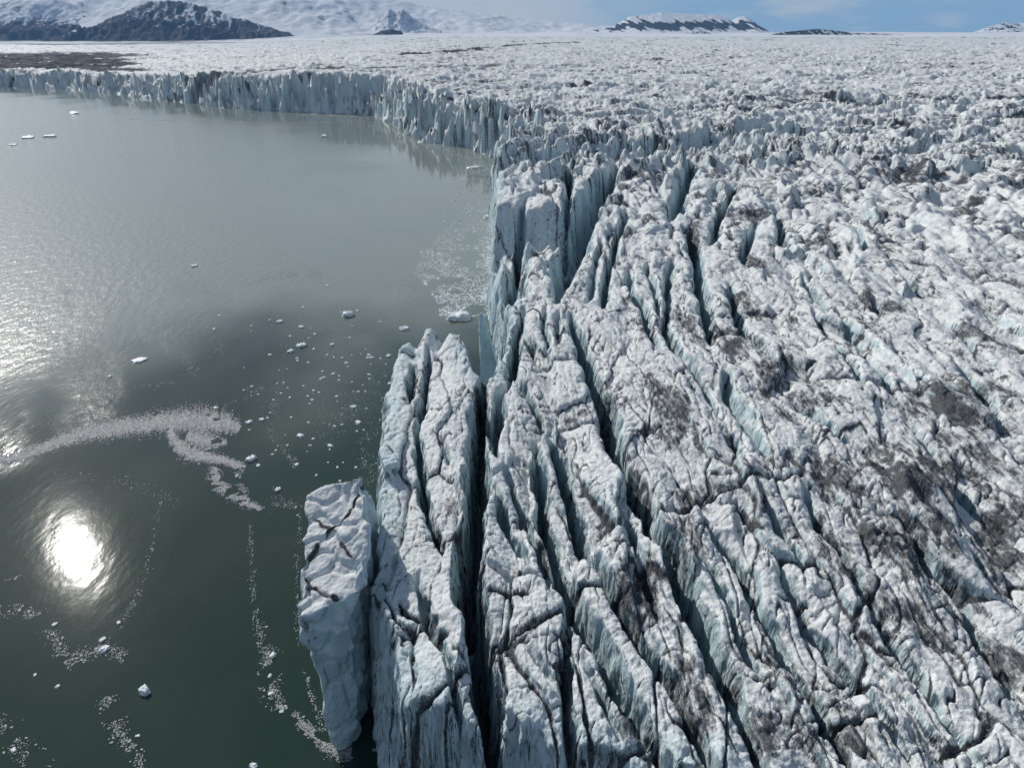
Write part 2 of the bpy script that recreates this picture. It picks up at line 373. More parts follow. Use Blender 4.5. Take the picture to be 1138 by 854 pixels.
def rise(x, y, r):
    right = sstep(-24, -7, np.degrees(np.arctan2(x, np.maximum(y, 1))))
    return 28 + .0098 * (np.maximum(np.minimum(r, 1500), 100) - 100) + .0098 * np.maximum(r - 1500, 0) * right - 20 * sstep(-230, -720, x) * sstep(6500, 3000, r)
def build_heights(X, Y, rr):
    near = int(np.searchsorted(RR, 520.0))      # rows with the traced crevasses
    ns = np.s_[:near]
    # warps
    wx = fbm2(X / 9, Y / 9, 4, 1); wy = fbm2(X / 9 + 40, Y / 9, 4, 2)
    big = fbm2(X / 70, Y / 70, 3, 3)
    sx_w = fbm2(X / 10, Y / 14, 2, 1) + .10 * noise2(X / 2.6, Y / 3.4, 5); sy_w = fbm2(X / 10 + 40, Y / 14, 2, 2) + .10 * noise2(X / 2.6 + 8, Y / 3.4, 6)
    d_front = np.empty_like(X)
    fx = X + wx * 1.6 + 6 * fbm2(X / 45, Y / 45, 2, 77) * sstep(350, 700, rr); fy = Y + wy * 1.6
    fx2 = fx + sstep(500, 900, rr) * 10 * noise2(X / 22, Y / 22, 51); fy2 = fy + sstep(500, 900, rr) * 14 * noise2(X / 22 + 9, Y / 22, 52)
    d, _, _, _ = polydist(fx2, fy2, FRONT)
    ins = inside(fx2, fy2, GLACIER)
    d = np.where(ins, d, -d)
    fv = voro(X / 9., Y / 12., 53); fv2 = voro(X / 22., Y / 26., 54); frr = sstep(330, 480, rr)
    d = d + frr * ((fv[2] - .5) * 13 + (fv2[2] - .5) * 20 + 5 * fv[5] * 2 * (fv[3] - .5)) * (1 - .62 * sstep(480, 800, rr)) * sstep(60, 10, np.abs(d))
    # surface without crevasses
    z0 = rise(X, Y, rr) + big * 3.0 * sstep(150, 500, rr) + big * .9
    z0 = z0 + 4.5 * sstep(600, 1100, rr) * sstep(150, -250, X) * sstep(400, 20, d)
    z0 = z0 - 2.2 * sstep(0, -22, X) * sstep(200, 120, Y)          # the outer blade stands lower
    z0 = z0 - 1.0 * sstep(75, 45, Y) - 2.8 * np.exp(-np.maximum(d, 0) / 3.0) * sstep(420, 340, rr)
    for hx, hy, hr, hz in ((-22.5, 155, 1.6, -7), (-16.6, 157, 1.3, -6), (-25, 156, 2.2, -3), (-12.5, 154, 3.5, 2.5), (-19.5, 153, 2, 1.5)):
        z0 = z0 + .55 * hz * np.exp(-((X - hx) / hr)**2 - ((Y - hy) / 9.)**2)
    low = sstep(5.5, .5, X + 1.6 * wx) * sstep(178, 186, Y) * sstep(268, 256, Y + 4 * wx)
    z0 = z0 - 12.5 * low + 6 * low * noise2(X / 3.6, Y / 13, 35)
    mid = sstep(.5, 5.5, X + 1.6 * wx) * sstep(24, 18, X + 1.6 * wx) * sstep(218, 226, Y + 3 * wx) * sstep(268, 258, Y + 4 * wx)
    z0 = z0 - 8 * mid + 5 * mid * noise2(X / 4.2, Y / 10, 36)
    z0 = z0 + (4.5 + 3 * noise2(X / 9, Y / 18, 37)) * sstep(256, 266, Y + 4 * wx) * sstep(40, 24, X - .14 * (Y - 270)) * sstep(430, 380, Y)
    z0 = z0 + 0.5 * sstep(190, 240, Y) * sstep(25, 0, X) * sstep(400, 340, rr)  # towers on the corner
    z0 = z0 + 3.0 * np.exp(-((X - 60) / 40)**2 - ((Y - 110) / 40)**2)
    fresh = np.zeros_like(X); dirt = np.zeros_like(X)
    far = sstep(170, 380, rr)
    stepl = [W(u, v, 30) for u, v in ((500, 205), (562, 190), (600, 181), (650, 174), (700, 168), (760, 161), (830, 151), (920, 140))]
    ms = (rr > 250) & (rr < 800)
    sd, st_, ss, _ = polydist(X[ms] + 22 * sx_w[ms] + 20 * noise2(X[ms] / 40, Y[ms] / 40, 38), Y[ms] + 26 * sy_w[ms] + 30 * noise2(X[ms] / 45, Y[ms] / 45, 39), stepl)
    beh = np.where(ss > 0, 1., -1.) * sd; tp = sstep(1, .8, st_)
    z0[ms] += tp * (7.5 * sstep(-3, 10, beh) * np.exp(-np.maximum(beh, 0) / 110) - 7 * np.exp(-((beh + 9) / 9)**2))
    # --- blocks, level one: long ridges parallel to the traced crevasses close in, serac rubble further out
    lean = .12 * sstep(140, 260, Y) * (Y - 140)
    ux = X - np.clip(lean, 0, 200) + 2.2 * sx_w; uy = Y + 3.0 * sy_w
    z = z0.copy()
    def add(rows, dz, dd):
        z[rows] += dz; dirt[rows] = np.maximum(dirt[rows], dd)
    k = np.s_[:int(np.searchsorted(RR, 381.0))]
    ux_, uy_, n_amp = ux[k], uy[k], 1 - far[k]
    calm = .55 + .6 * sstep(-.25, .35, fbm2(X[k] / 40, Y[k] / 50, 2, 33))
    smooth = 1 - .5 * sstep(22, 5, X[k]) * sstep(175, 150, Y[k])
    F1, F2, r1, r2, r3, ox, oy, h = voro(ux_ / 7.0, uy_ / 25., 21, .9, (.035, lambda r1, r2, r3, ox, oy: (r1 - .5) * 2.6 + ox * (r2 - .65) * 6.0 + oy * (r3 - .5) * 4.4 - 1.4 * (ox * ox)))
    e = F2 - F1
    add(k, n_amp * calm * (h - 1.2 * sstep(.055, .0, e) * sstep(.2, .5, r3)), n_amp * sstep(.055, .0, e) * (r2 > .25))
    F1, F2, r1, r2, r3, ox, oy, h = voro((ux_ + .15 * uy_) / 2.9 + 9, (uy_ - .2 * ux_) / 7.5 + 3, 22, .9, (.065, lambda r1, r2, r3, ox, oy: (r1 - .5) * .6 + ox * (r2 - .6) * 1.4 + oy * (r3 - .5) * 1.5))
    e = F2 - F1
    add(k, n_amp * calm * smooth * (h - .4 * sstep(.07, .0, e) * (r3 > .45)), n_amp * .9 * sstep(.05, .0, e) * (r3 > .45))
    F1, F2, r1, r2, r3, ox, oy, h = voro((ux_ + .6 * uy_) / 1.5 + 3, (uy_ - .4 * ux_) / 2.6 + 1, 26, .9, (.09, lambda r1, r2, r3, ox, oy: (r1 - .5) * .24 + ox * (r2 - .5) * .65 + oy * (r3 - .5) * .7))
    add(k, n_amp * smooth * (h - .08 * sstep(.12, 0, F2 - F1)), 0)
    # --- serac rubble of the middle and far distance
    k = np.s_[int(np.searchsorted(RR, 169.0)):]
    rk = rr[k]
    qx = X[k] - .15 * Y[k] + 2 * wx[k] + 2 * sx_w[k]; qy = Y[k] + 2 * wy[k] + 3 * sy_w[k]; midr = sstep(700, 420, rk)
    rough = .55 + .6 * sstep(-.3, .4, fbm2(X[k] / 160, Y[k] / 120, 3, 31))
    ampf = far[k] * rough * (1 - sstep(2200, 4500, rk)) * (1 - .52 * sstep(380, 900, rk))
    hf = (.05, lambda r1, r2, r3, ox, oy: (r1 - .5) * 5.0 + ox * (r2 - .62) * 12 + oy * (r3 - .52) * 11)
    va = voro(qx / 8.5, qy / 27., 23, .9, hf); vb = voro(qx / 11., qy / 12., 27, .9, hf)
    F1, F2, r1, r2, r3, ox, oy, hh = [midr * p + (1 - midr) * q for p, q in zip(va, vb)]
    e = F2 - F1
    add(k, ampf * (hh - 3.2 * sstep(.11, .0, e)), ampf * .9 * sstep(.09, .0, e) * (r2 > .35))
    F1, F2, r1, r2, r3, ox, oy, hh = voro(qx / 3.8 + 3, qy / 7.5 + 8, 24, .9, (.09, lambda r1, r2, r3, ox, oy: (r1 - .5) * 1.2 + ox * (r2 - .58) * 3.0 + oy * (r3 - .5) * 2.8))
    e = F2 - F1
    add(k, ampf * sstep(1100, 600, rk) * (hh - .8 * sstep(.14, .0, e)), ampf * .6 * sstep(.12, .0, e) * (r2 > .6))
    F1, F2, r1, r2, r3, ox, oy = voro(qx / 30 + .2 * qy / 24, qy / 24, 25)
    add(k, sstep(180, 500, rk) * (1 - sstep(3000, 5000, rk)) * rough * (1 - .55 * sstep(450, 1100, rk)) * ((r1 - .5) * 6 + ox * (r2 - .5) * 15 + oy * (r3 - .5) * 17 - 3 * sstep(.12, 0, F2 - F1)), 0)
    # long low swells and bands across the flow in the distance
    z = z + sstep(400, 900, rr) * (1 - sstep(3500, 5000, rr)) * 5.0 * ridged2(X / 170, (Y + .2 * X + 50 * fbm2(X / 300, Y / 300, 2, 47)) / 60, 3, 46)
    # long curved dirt bands in the distance
    bw = Y + .25 * X + 60 * fbm2(X / 400, Y / 400, 3, 41)
    band = sstep(.55, .95, ridged2(X / 260, bw / 55, 3, 42)) * sstep(-.1, .25, fbm2(X / 300, Y / 200, 3, 43))
    dirt = np.maximum(dirt, sstep(220, 450, rr) * .8 * band)
    st2 = sstep(.58, .92, ridged2(X / 190 + .2 * wx, (Y + .25 * X) / 24 + .5 * wy, 2, 48)) * sstep(-.35, .1, fbm2(X / 130, Y / 90, 3, 49))
    dirt = np.maximum(dirt, .95 * sstep(250, 420, rr) * st2)
    z = z - 1.8 * sstep(300, 500, rr) * (1 - sstep(2500, 4000, rr)) * st2
    k = np.s_[:int(np.searchsorted(RR, 900.0))]
    fx_ = ux[k] + .6 * wx[k]; fy_ = uy[k]; mm = sstep(120, 260, rr[k]); fade = sstep(880, 600, rr[k])
    f1 = sstep(.86, .985, 1 - np.abs(noise2(fx_ / 3.1, fy_ / 24., 401))) * sstep(-.25, .1, noise2(fx_ / 6, fy_ / 14, 402))
    f2 = sstep(.80, .98, 1 - np.abs(noise2((fx_ + .25 * fy_) / 5.2, (fy_ - .2 * fx_) / 34., 403))) * sstep(-.3, .05, noise2(fx_ / 14, fy_ / 22, 404))
    f3 = sstep(.82, .98, 1 - np.abs(noise2((fx_ - .8 * fy_) / 13., (fy_ + .5 * fx_) / 5., 405))) * sstep(-.1, .2, noise2(fx_ / 16, fy_ / 16, 406))
    f1 = f1 * (1 - .55 * sstep(26, 8, X[k]) * sstep(190, 160, Y[k]))
    z[k] -= .38 * f1 * (1 - .5 * mm) + fade * mm * (1.7 * f2 + 1.1 * f3)
    dirt[k] = np.maximum(dirt[k], np.maximum(.72 * f1 * (1 - .6 * mm), fade * mm * np.maximum(.8 * f2, .8 * f3)))
    dirt = np.maximum(dirt, sstep(260, 600, rr) * (.20 + .45 * fbm2(X / 60, Y / 40, 4, 407)))
    # --- traced crevasses
    xs, ys = X[ns], Y[ns]
    px = xs + 1.1 * sx_w[ns] + .22 * noise2(xs / 2.2, ys / 2.6, 61); py = ys + 1.1 * sy_w[ns]
    cut = np.zeros_like(xs); shoulder = np.zeros_like(xs); cd = np.zeros_like(xs)
    for name, pts, hw, dep in CREV:
        zz = 29 if pts[0][1] > 330 else 31
        w = [W(u, v, zz) for u, v in pts]
        x0 = min(p[0] for p in w) - 14; x1 = max(p[0] for p in w) + 14
        y0 = min(p[1] for p in w) - 14; y1 = max(p[1] for p in w) + 14
        m = (xs > x0) & (xs < x1) & (ys > y0) & (ys < y1)
        if not m.any(): continue
        dd, tt, side, L = polydist(px[m], py[m], w)
        tap = np.minimum(1, np.minimum(tt * L / (4 + 8 * hw), (1 - tt) * L / (4 + 8 * hw)) * .9 + .12)
        tap = tap * (.75 + .5 * noise2(tt * L / 7 + hw * 10, tt * 0 + dep, 62) + .25)
        hwv = np.maximum(hw * np.clip(tap, .15, 1.6), .12)
        g = sstep(np.maximum(1.45 * hwv, .3 * hwv + .6), .3 * hwv, dd)
        D = dep * np.clip(tap, 0, 1.1)
        cut[m] = np.maximum(cut[m], g * D)
        if name == 'G0': cut[m] += g * 1.6 * fbm2(xs[m] / 3, ys[m] / 3, 3, 67)
        shoulder[m] = np.maximum(shoulder[m], np.clip(D, 0, 6) * .20 * np.exp(-dd / (1.0 + .7 * hwv)))
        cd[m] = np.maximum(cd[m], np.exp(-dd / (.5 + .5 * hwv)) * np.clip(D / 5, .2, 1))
    zn = z[ns] - cut - shoulder
    dirt_n = dirt[ns]
    for pts in CROSS:
        w = [W(u, v, 29) for u, v in pts]
        x0 = min(p[0] for p in w) - 6; x1 = max(p[0] for p in w) + 6; y0 = min(p[1] for p in w) - 6; y1 = max(p[1] for p in w) + 6
        m = (xs > x0) & (xs < x1) & (ys > y0) & (ys < y1)
        if not m.any(): continue
        dd, tt, side, L = polydist(px[m] + .9 * wy[ns][m], py[m] + 1.3 * wx[ns][m], w)
        zn[m] -= 1.2 * sstep(.4, .08, dd) + .4 * np.exp(-dd / .7)
        dirt_n[m] = np.maximum(dirt_n[m], np.exp(-(dd / .45)**2) * 1.0)
        dirt_n[m] = np.maximum(dirt_n[m], np.exp(-dd / 1.5) * .5)
    sn = .5 + .9 * fbm2(xs / 5, ys / 9, 4, 63)
    for (u, v), (ru, rv), s in SILT:
        cx, cy = W(u, v); ax = W(u + ru, v)[0] - cx; ay = W(u, v - rv)[1] - cy
        q = ((px - cx) / ax)**2 + ((py - cy) / ay)**2
        dirt_n = np.maximum(dirt_n, 1.35 * s * np.exp(-q * q) * np.clip(sn * 1.5, 0, 1.3))
    # silt washed into hollows of the crevasse lips, on some stretches
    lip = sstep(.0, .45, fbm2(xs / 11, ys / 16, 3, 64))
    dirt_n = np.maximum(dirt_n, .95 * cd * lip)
    dirt_n = np.maximum(dirt_n, .7 * sstep(.04, .36, fbm2(xs / 11, ys / 22, 5, 68)) * sstep(-10, 35, xs))
    fr = np.clip(cut / 5, 0, 1) 
    # wavy melt lumps lying across the ridges
    lump = fbm2((xs * .8 + ys * .6) / 1.5, (ys * .8 - xs * .6) / 3.4, 4, 65)
    cr_s = (xs * .86 + ys * .5) + 1.2 * sx_w[ns]; cr_t = (ys * .86 - xs * .5) + 1.2 * sy_w[ns]
    crk = sstep(.90, .985, 1 - np.abs(noise2(cr_s / 7., cr_t / 2.4, 69))) * sstep(-.15, .2, noise2(xs / 6, ys / 8, 70))
    crk2 = sstep(.90, .985, 1 - np.abs(noise2((xs * .97 - .1 * ys) / 2.2, (ys + .2 * xs) / 9., 72))) * sstep(-.05, .25, noise2(xs / 7, ys / 9, 73))
    crk = np.maximum(crk, crk2) * (1 - far[ns])
    zn = zn - .35 * crk; dirt_n = np.maximum(dirt_n, .8 * crk)
    dirt[ns] = dirt_n
    zn = zn + (1 - far[ns]) * (lump * .22 - .26 * np.abs(lump) - .20 * np.abs(noise2(xs / .8, ys / .9, 66)))
    z[ns] = zn; dirt[ns] = dirt_n; fresh[ns] = fr
    # moraine on the far left
    mor = sstep(-.43, -.53, X / np.maximum(Y, 1) + .09 * fbm2(X / 200, Y / 260, 4, 44)) * sstep(60, 160, d) * sstep(1000, 1200, rr) * sstep(4100, 3300, rr)
    dirt = np.maximum(dirt, mor * (1.05 + 1.5 * fbm2(X / 45, Y / 90, 4, 89)) * 1.35)
    ld, _, _, _ = polydist(X + 60 * fbm2(X / 150, Y / 150, 3, 88), Y, [W(460, 58, 52), W(500, 56, 53), W(540, 52.5, 55), (W(580, 50, 56)), W(640, 48, 58)])
    dirt = np.maximum(dirt, 1.5 * np.exp(-(ld / 28)**2) * (rr > 1000))
    z = z - mor * 4
    mor2 = sstep(900, 1200, rr) * np.exp(-((Y - 1350 - .5 * X - 80 * fbm2(X / 200, Y / 200, 3, 45)) / 45)**2) * sstep(-700, -350, X) * sstep(150, -50, X)
    dirt = np.maximum(dirt, mor2 * .8)
    # the cliff
    cw = 2.6 + 1.2 * noise2(X / 6, Y / 6, 71) + 40 * sstep(330, 750, rr)
    S = sstep(-.5, cw, d)
    S = S**.8
    S = S + frr * 4 * S * (1 - S) * ((voro(X / 6., Y / 8., 58)[2] - .5) * .55 + .35 * noise2(X / 5., Y / 11., 59))
    S = S * (1 + frr * sstep(60, 5, d) * ((fv[3] - .5) * .3 + (fv2[3] - .5) * .35))
    z = z + frr * sstep(34, 8, np.abs(d - 6)) * (5.5 * noise2(X / 5.5, Y / 8, 56) + 3.5 * noise2(X / 13, Y / 15, 57))
    zf = np.where(d > 60, z, -2.5 + (z + 2.5) * S)
    face = sstep(8, 2, d)
    fresh = np.maximum(fresh, face * (.55 - .35 * sstep(300, 600, rr)))
    dirt = np.maximum(dirt, sstep(30, 5, d) * sstep(320, 500, rr) * (.12 + .55 * sstep(.05, .5, fbm2(X / 14, Y / 14, 3, 55))))
    zf = np.where(d < -.5, -2.5 + d * .2, zf)
    zf = np.maximum(zf, -6)
    snow_t = sstep(3800, 5000, rr)
    zf = zf * (1 - snow_t) + snow_t * (rise(X, Y, rr) + 4 * big)
    return zf.astype(f4), np.clip(dirt, 0, 1.7).astype(f4), fresh.astype(f4), d.astype(f4)

Z, DIRT, FRESH, DF = build_heights(X, Y, rr)
print('heights', round(time.time() - T0, 1))

# slide the grid towards steep places so that cliffs and crevasse walls get as many vertices as the tops
def slide(X, Y, Z, attrs, rows, iters):
    fi, fj = np.meshgrid(np.arange(rows, dtype=f4), np.arange(NA, dtype=f4), indexing='ij')
    src = [a[:rows + 1] for a in (X, Y, Z, *attrs)]
    def samp(a, i0, j0, ti, tj):
        a00 = a[i0, j0]; a10 = a[i0 + 1, j0]; a01 = a[i0, j0 + 1]; a11 = a[i0 + 1, j0 + 1]
        return (a00 * (1 - ti) + a10 * ti) * (1 - tj) + (a01 * (1 - ti) + a11 * ti) * tj
    def at(arrs):
        i0 = np.clip(fi.astype(np.int32), 0, rows - 1); j0 = np.clip(fj.astype(np.int32), 0, NA - 2)
        ti = fi - i0; tj = fj - j0
        return [samp(a, i0, j0, ti, tj) for a in arrs]
    px, py, pz = X[:rows].copy(), Y[:rows].copy(), Z[:rows].copy()
    for it in range(iters):
        acc_i = np.zeros_like(fi); acc_j = np.zeros_like(fj); ws = np.full_like(fi, 1e-6)
        for ax in (0, 1):
            sa = np.s_[1:, :] if ax == 0 else np.s_[:, 1:]
            sb = np.s_[:-1, :] if ax == 0 else np.s_[:, :-1]
            w = np.sqrt((px[sa] - px[sb])**2 + (py[sa] - py[sb])**2 + (pz[sa] - pz[sb])**2)
            di = fi[sa] - fi[sb]; dj = fj[sa] - fj[sb]
            acc_i[sb] += w * di; acc_j[sb] += w * dj; ws[sb] += w
            acc_i[sa] -= w * di; acc_j[sa] -= w * dj; ws[sa] += w
        acc_i[0] = acc_i[-1] = 0; acc_j[:, 0] = acc_j[:, -1] = 0
        fi += .8 * acc_i / ws; fj += .8 * acc_j / ws
        px, py, pz = at(src[:3])
    return [px, py, pz] + at(src[3:])

def blur(a, n):
    for _ in range(n):
        p = np.pad(a, 1, mode='edge')
        a = (p[:-2, 1:-1] + p[2:, 1:-1] + 2 * p[1:-1, 1:-1]) * .25
        p = np.pad(a, 1, mode='edge')
        a = (p[1:-1, :-2] + p[1:-1, 2:] + 2 * p[1:-1, 1:-1]) * .25
    return a
rows = int(np.searchsorted(RR, 430.0))
zb = Z[:rows + 1]; m_ = sstep(.06, .26, np.abs(zb - blur(zb, 2))); m_ = np.clip(blur(m_, 2) * 1.6, 0, 1)
Z[:rows + 1] = zb + m_ * (blur(zb, 2) - zb)
res = slide(X, Y, Z, (DIRT, FRESH, DF), rows, 14)
for dst, s in zip((X, Y, Z, DIRT, FRESH, DF), res): dst[:rows] = s
print('slide', round(time.time() - T0, 1))

# three-dimensional roughness along the normal: flutes on walls, chips and hollows
def normals(X, Y, Z):
    def g(a): return np.gradient(a, axis=0), np.gradient(a, axis=1)
    xi, xj = g(X); yi, yj = g(Y); zi, zj = g(Z)
    nx = yj * zi - zj * yi; ny = zj * xi - xj * zi; nz = xj * yi - yj * xi
    l = np.sqrt(nx * nx + ny * ny + nz * nz) + 1e-9
    s = np.where(nz < 0, -1, 1)
    return nx / l * s, ny / l * s, nz / l * s
rows3 = int(np.searchsorted(RR, 700.0)); s3 = np.s_[:rows3]
nx, ny, nz = normals(X[s3], Y[s3], Z[s3])
nx, ny, nz = blur(nx, 5), blur(ny, 5), blur(nz, 5)
steep = sstep(.75, .2, nz)
ll = np.sqrt(nx * nx + ny * ny + nz * nz) + 1e-6; nx, ny, nz = nx / ll, ny / ll, nz / ll
keep = Z[s3] > -2
disp = .75 * steep * fbm3(X[s3] / 3.4, Y[s3] / 3.4, Z[s3] / 3.0, 4, 81) + .10 * fbm3(X[s3] / 1.3, Y[s3] / 1.3, Z[s3] / 1.3, 4, 85) + .34 * (.2 - np.abs(fbm3(X[s3] / 1.9, Y[s3] / 1.9, Z[s3] / 1.9, 4, 86)))
disp = disp - .35 * steep * sstep(.75, .95, 1 - np.abs(noise3(X[s3] / 4, Y[s3] / 4, Z[s3] / 7, 91)) ) 
DIRT[s3] = np.maximum(DIRT[s3], steep * .5 * sstep(.16, .55, fbm3(X[s3] / 4.5, Y[s3] / 4.5, Z[s3] / 11, 4, 95)))
X[s3] += nx * disp * keep; Y[s3] += ny * disp * keep; Z[s3] += nz * disp * keep
print('disp', round(time.time() - T0, 1))

idx = np.arange(NR * NA, dtype=np.int32).reshape(NR, NA)
F = np.stack([idx[:-1, :-1], idx[:-1, 1:], idx[1:, 1:], idx[1:, :-1]], -1).reshape(-1, 4)
CO = np.stack([X, Y, Z], -1).reshape(-1, 3)
zf = Z.reshape(-1)
F = F[(zf[F].max(1) > -1.2)]
F = F[:, ::-1]
ATT = {'dirt': DIRT.reshape(-1), 'fresh': FRESH.reshape(-1)}

line = {c[0]: c[1] for c in CREV}
A_, C_, D_, E_, F_, G_, L_, N_, R_ = (line[q] for q in ('A', 'C', 'D', 'E', 'F', 'G', 'L', 'N', 'R'))
CR = C_ + [(610, 660)] + R_ + [(650, 960)]
RIDGES = [
 ('ice_spur', 'ice spur', 'outermost long ice spur with pointed back ends, right of the freestanding pillar', [(526, 372)] + A_ + [(560, 960), (250, 960), (380, 620), (396, 366), (520, 340)]),
 ('ice_sliver', 'ice ridge', 'narrow dirty ice sliver between two dark clefts, just in front of the blue fin', [(540, 385), (540, 405), (534, 440), (531, 480), (530, 515), (545, 512), (555, 500), (550, 470), (551, 445), (560, 415), (562, 385)]),
 ('ice_ridge', 'ice ridge', 'ice ridge directly across the deep dark cleft from the outermost spur', A_[3:] + [(560, 960)] + CR[::-1] + [(545, 512)]),
 ('ice_ridge', 'ice ridge', 'second ridge in from the deep dark cleft beside the outermost spur', [(555, 500), (575, 480), (599, 480)] + E_ + [(775, 960)] + CR[::-1]),
 ('ice_ridge', 'ice ridge', 'slender ridge between two thin curved clefts, third in from the outermost spur', E_ + [(775, 960), (850, 960)] + F_[::-1]),
 ('ice_ridge', 'ice ridge', 'long ridge from the foot of the corner towers down the left of the widest cleft', [(583, 300), (583, 330), (572, 375), (560, 418), (575, 478), (599, 479)] + F_ + [(850, 960), (900, 960)] + G_[::-1] + [(620, 325), (600, 282)]),
 ('ice_ridge', 'ice ridge', 'ridge along the right of the widest cleft, below the black cross crack', [(713, 547), (768, 554), (804, 545)] + L_ + [(960, 960), (900, 960)] + G_[:5:-1]),
 ('ice_slab', 'ice slab', 'broad pale smooth ice slab above the black cross crack, right of the widest cleft', G_[1:7] + [(768, 554), (804, 543), (831, 537), (866, 532)] + line['J'][::-1] + [(794, 372), (760, 395), (735, 380), (700, 350), (672, 330), (650, 335)]),
 ('ice_ridge', 'ice ridge', 'grey ridge below the right end of the black cross crack, between two thin parallel clefts', [(831, 540), (890, 528)] + N_ + [(1150, 960), (960, 960)] + L_[::-1]),
 ('ice_tower', 'ice tower', 'corner ice tower with a sheer face over the brash filled bay', [(535, 196), (583, 214)] + line['Ta'] + [(548, 302), (528, 302)]),
 ('ice_tower', 'ice tower', 'flat topped ice tower standing directly right of the corner tower', [(583, 214), (588, 196), (632, 186)] + line['Tb'][1:] + [(610, 288)] + line['Ta'][::-1]),
 ('ice_tower', 'ice tower', 'ice tower with a tall clean wall over the rubble floored gully', [(632, 186), (690, 186)] + line['G0'][::-1][1:4] + [(627, 268)] + line['Tb'][::-1]),
 ('ice_slab', 'ice slab', 'low group of bluish upright slabs at the water below the corner towers', [(566, 290), (583, 300), (583, 330), (572, 375), (560, 415), (555, 392), (520, 366), (520, 300)]),
 ('ice_ridge', 'ice ridge', 'sharp diagonal ridge forming the right bank of the rubble floored gully', [(690, 190)] + line['H1'] + [(650, 335), (630, 335)] + line['G0'][1:6]),
 ('ice_ridge', 'ice ridge', 'rounded ridge with several finger like ribs, one ridge right of the gully bank', [(697, 225), (741, 243)] + line['H3'] + [(735, 380), (700, 350)] + line['H1'][::-1]),
 ('ice_ridge', 'ice ridge', 'dirty ridge left of the long straight cleft above the broad slab', [(741, 243), (754, 222)] + line['H4'] + [(800, 405)] + line['H3'][::-1]),
 ('ice_ridge', 'ice ridge', 'wide ribbed ridge right of the long straight cleft, above the broad slab', [(768, 245), (790, 265)] + line['H7'] + [(850, 420), (808, 429), (800, 405)] + line['H4'][::-1]),
 ('serac', 'serac', 'blocky serac on the far side of a short deep cleft behind the ribbed ridges', [(770, 172), (818, 200), (805, 222), (797, 245), (790, 265), (768, 245), (754, 222), (765, 188)]),
]
fc = CO[F].mean(1); left = np.ones(len(F), bool); nearf = np.hypot(fc[:, 0], fc[:, 1]) < 520
for nm, cat, lab, poly in RIDGES:
    pw = [W(u, v, 29) for u, v in poly]
    m = np.zeros(len(F), bool); sel = np.where(left & nearf)[0]
    m[sel] = inside(fc[sel, 0].astype(np.float64), fc[sel, 1].astype(np.float64), pw)
    if not m.any(): print('EMPTY', lab); continue
    left &= ~m
    co, fa, at = compact(CO, F[m], ATT)
    tag(mesh_np(nm, co, fa, M_ICE, True, at), lab, cat)
co, fa, at = compact(CO, F[left], ATT)
gl = mesh_np('glacier', co, fa, M_ICE, True, at)
tag(gl, 'crevassed grey white glacier surface stretching to the mountains', None, None, 'structure')
print('mesh', round(time.time() - T0, 1))

# ------------------------------------------------------------------ water
def water():
    r = [2.0]
    while r[-1] < 16000: r.append(r[-1] * 1.012)
    r = np.array(r, f4); a = np.linspace(R(-180), R(180), 721).astype(f4)
    A, B = np.meshgrid(r, a, indexing='ij')
    x = A * np.sin(B); y = A * np.cos(B)
    d, _, _, _ = polydist(x, y, FRONT)
    nse = fbm2(x / 55, y / 75, 4, 101)
    wind = sstep(168, 200, A + 26 * nse - .10 * (x + 100)) * sstep(15, 160, d + 60 * fbm2(x / 60, y / 90, 3, 103))
    streak = sstep(-.22, .22, fbm2((x * .85 + y * .5) / 20, (y * .85 - x * .5) / 75, 4, 105) + .6 * sstep(170, 420, A))
    wind = wind * (.3 + .7 * streak)
    silt_sheen = np.zeros_like(x)
    for (u, v), (ru, rv), s in [((390,370),(70,70),.5),((300,340),(60,50),.35),((500,280),(60,60),.4),((300,180),(300,60),.35)]:
        cx, cy = W(u, v, 0); ax = W(u + ru, v, 0)[0] - cx; ay = W(u, v - rv, 0)[1] - cy
        silt_sheen = np.maximum(silt_sheen, .8 * sstep(180, 300, A + 50 * nse))  # paler with distance: silt, and sky sheen painted into the colour
        silt_sheen = np.maximum(silt_sheen, s * np.exp(-((x - cx) / ax)**2 - ((y - cy) / ay)**2) * (.8 + .6 * fbm2(x / 25, y / 40, 3, 107)))
    ii = np.arange(A.size, dtype=np.int32).reshape(A.shape)
    Fw = np.stack([ii[:-1, :-1], ii[1:, :-1], ii[1:, 1:], ii[:-1, 1:]], -1).reshape(-1, 4)[:, ::-1]
    o = mesh_np('water', np.stack([x, y, x * 0], -1).reshape(-1, 3), Fw, M_WATER, True, {'wind': wind.ravel(), 'silt_sheen': silt_sheen.ravel()})
    tag(o, 'dark green lagoon water with sun glint', None, None, 'structure')
water()

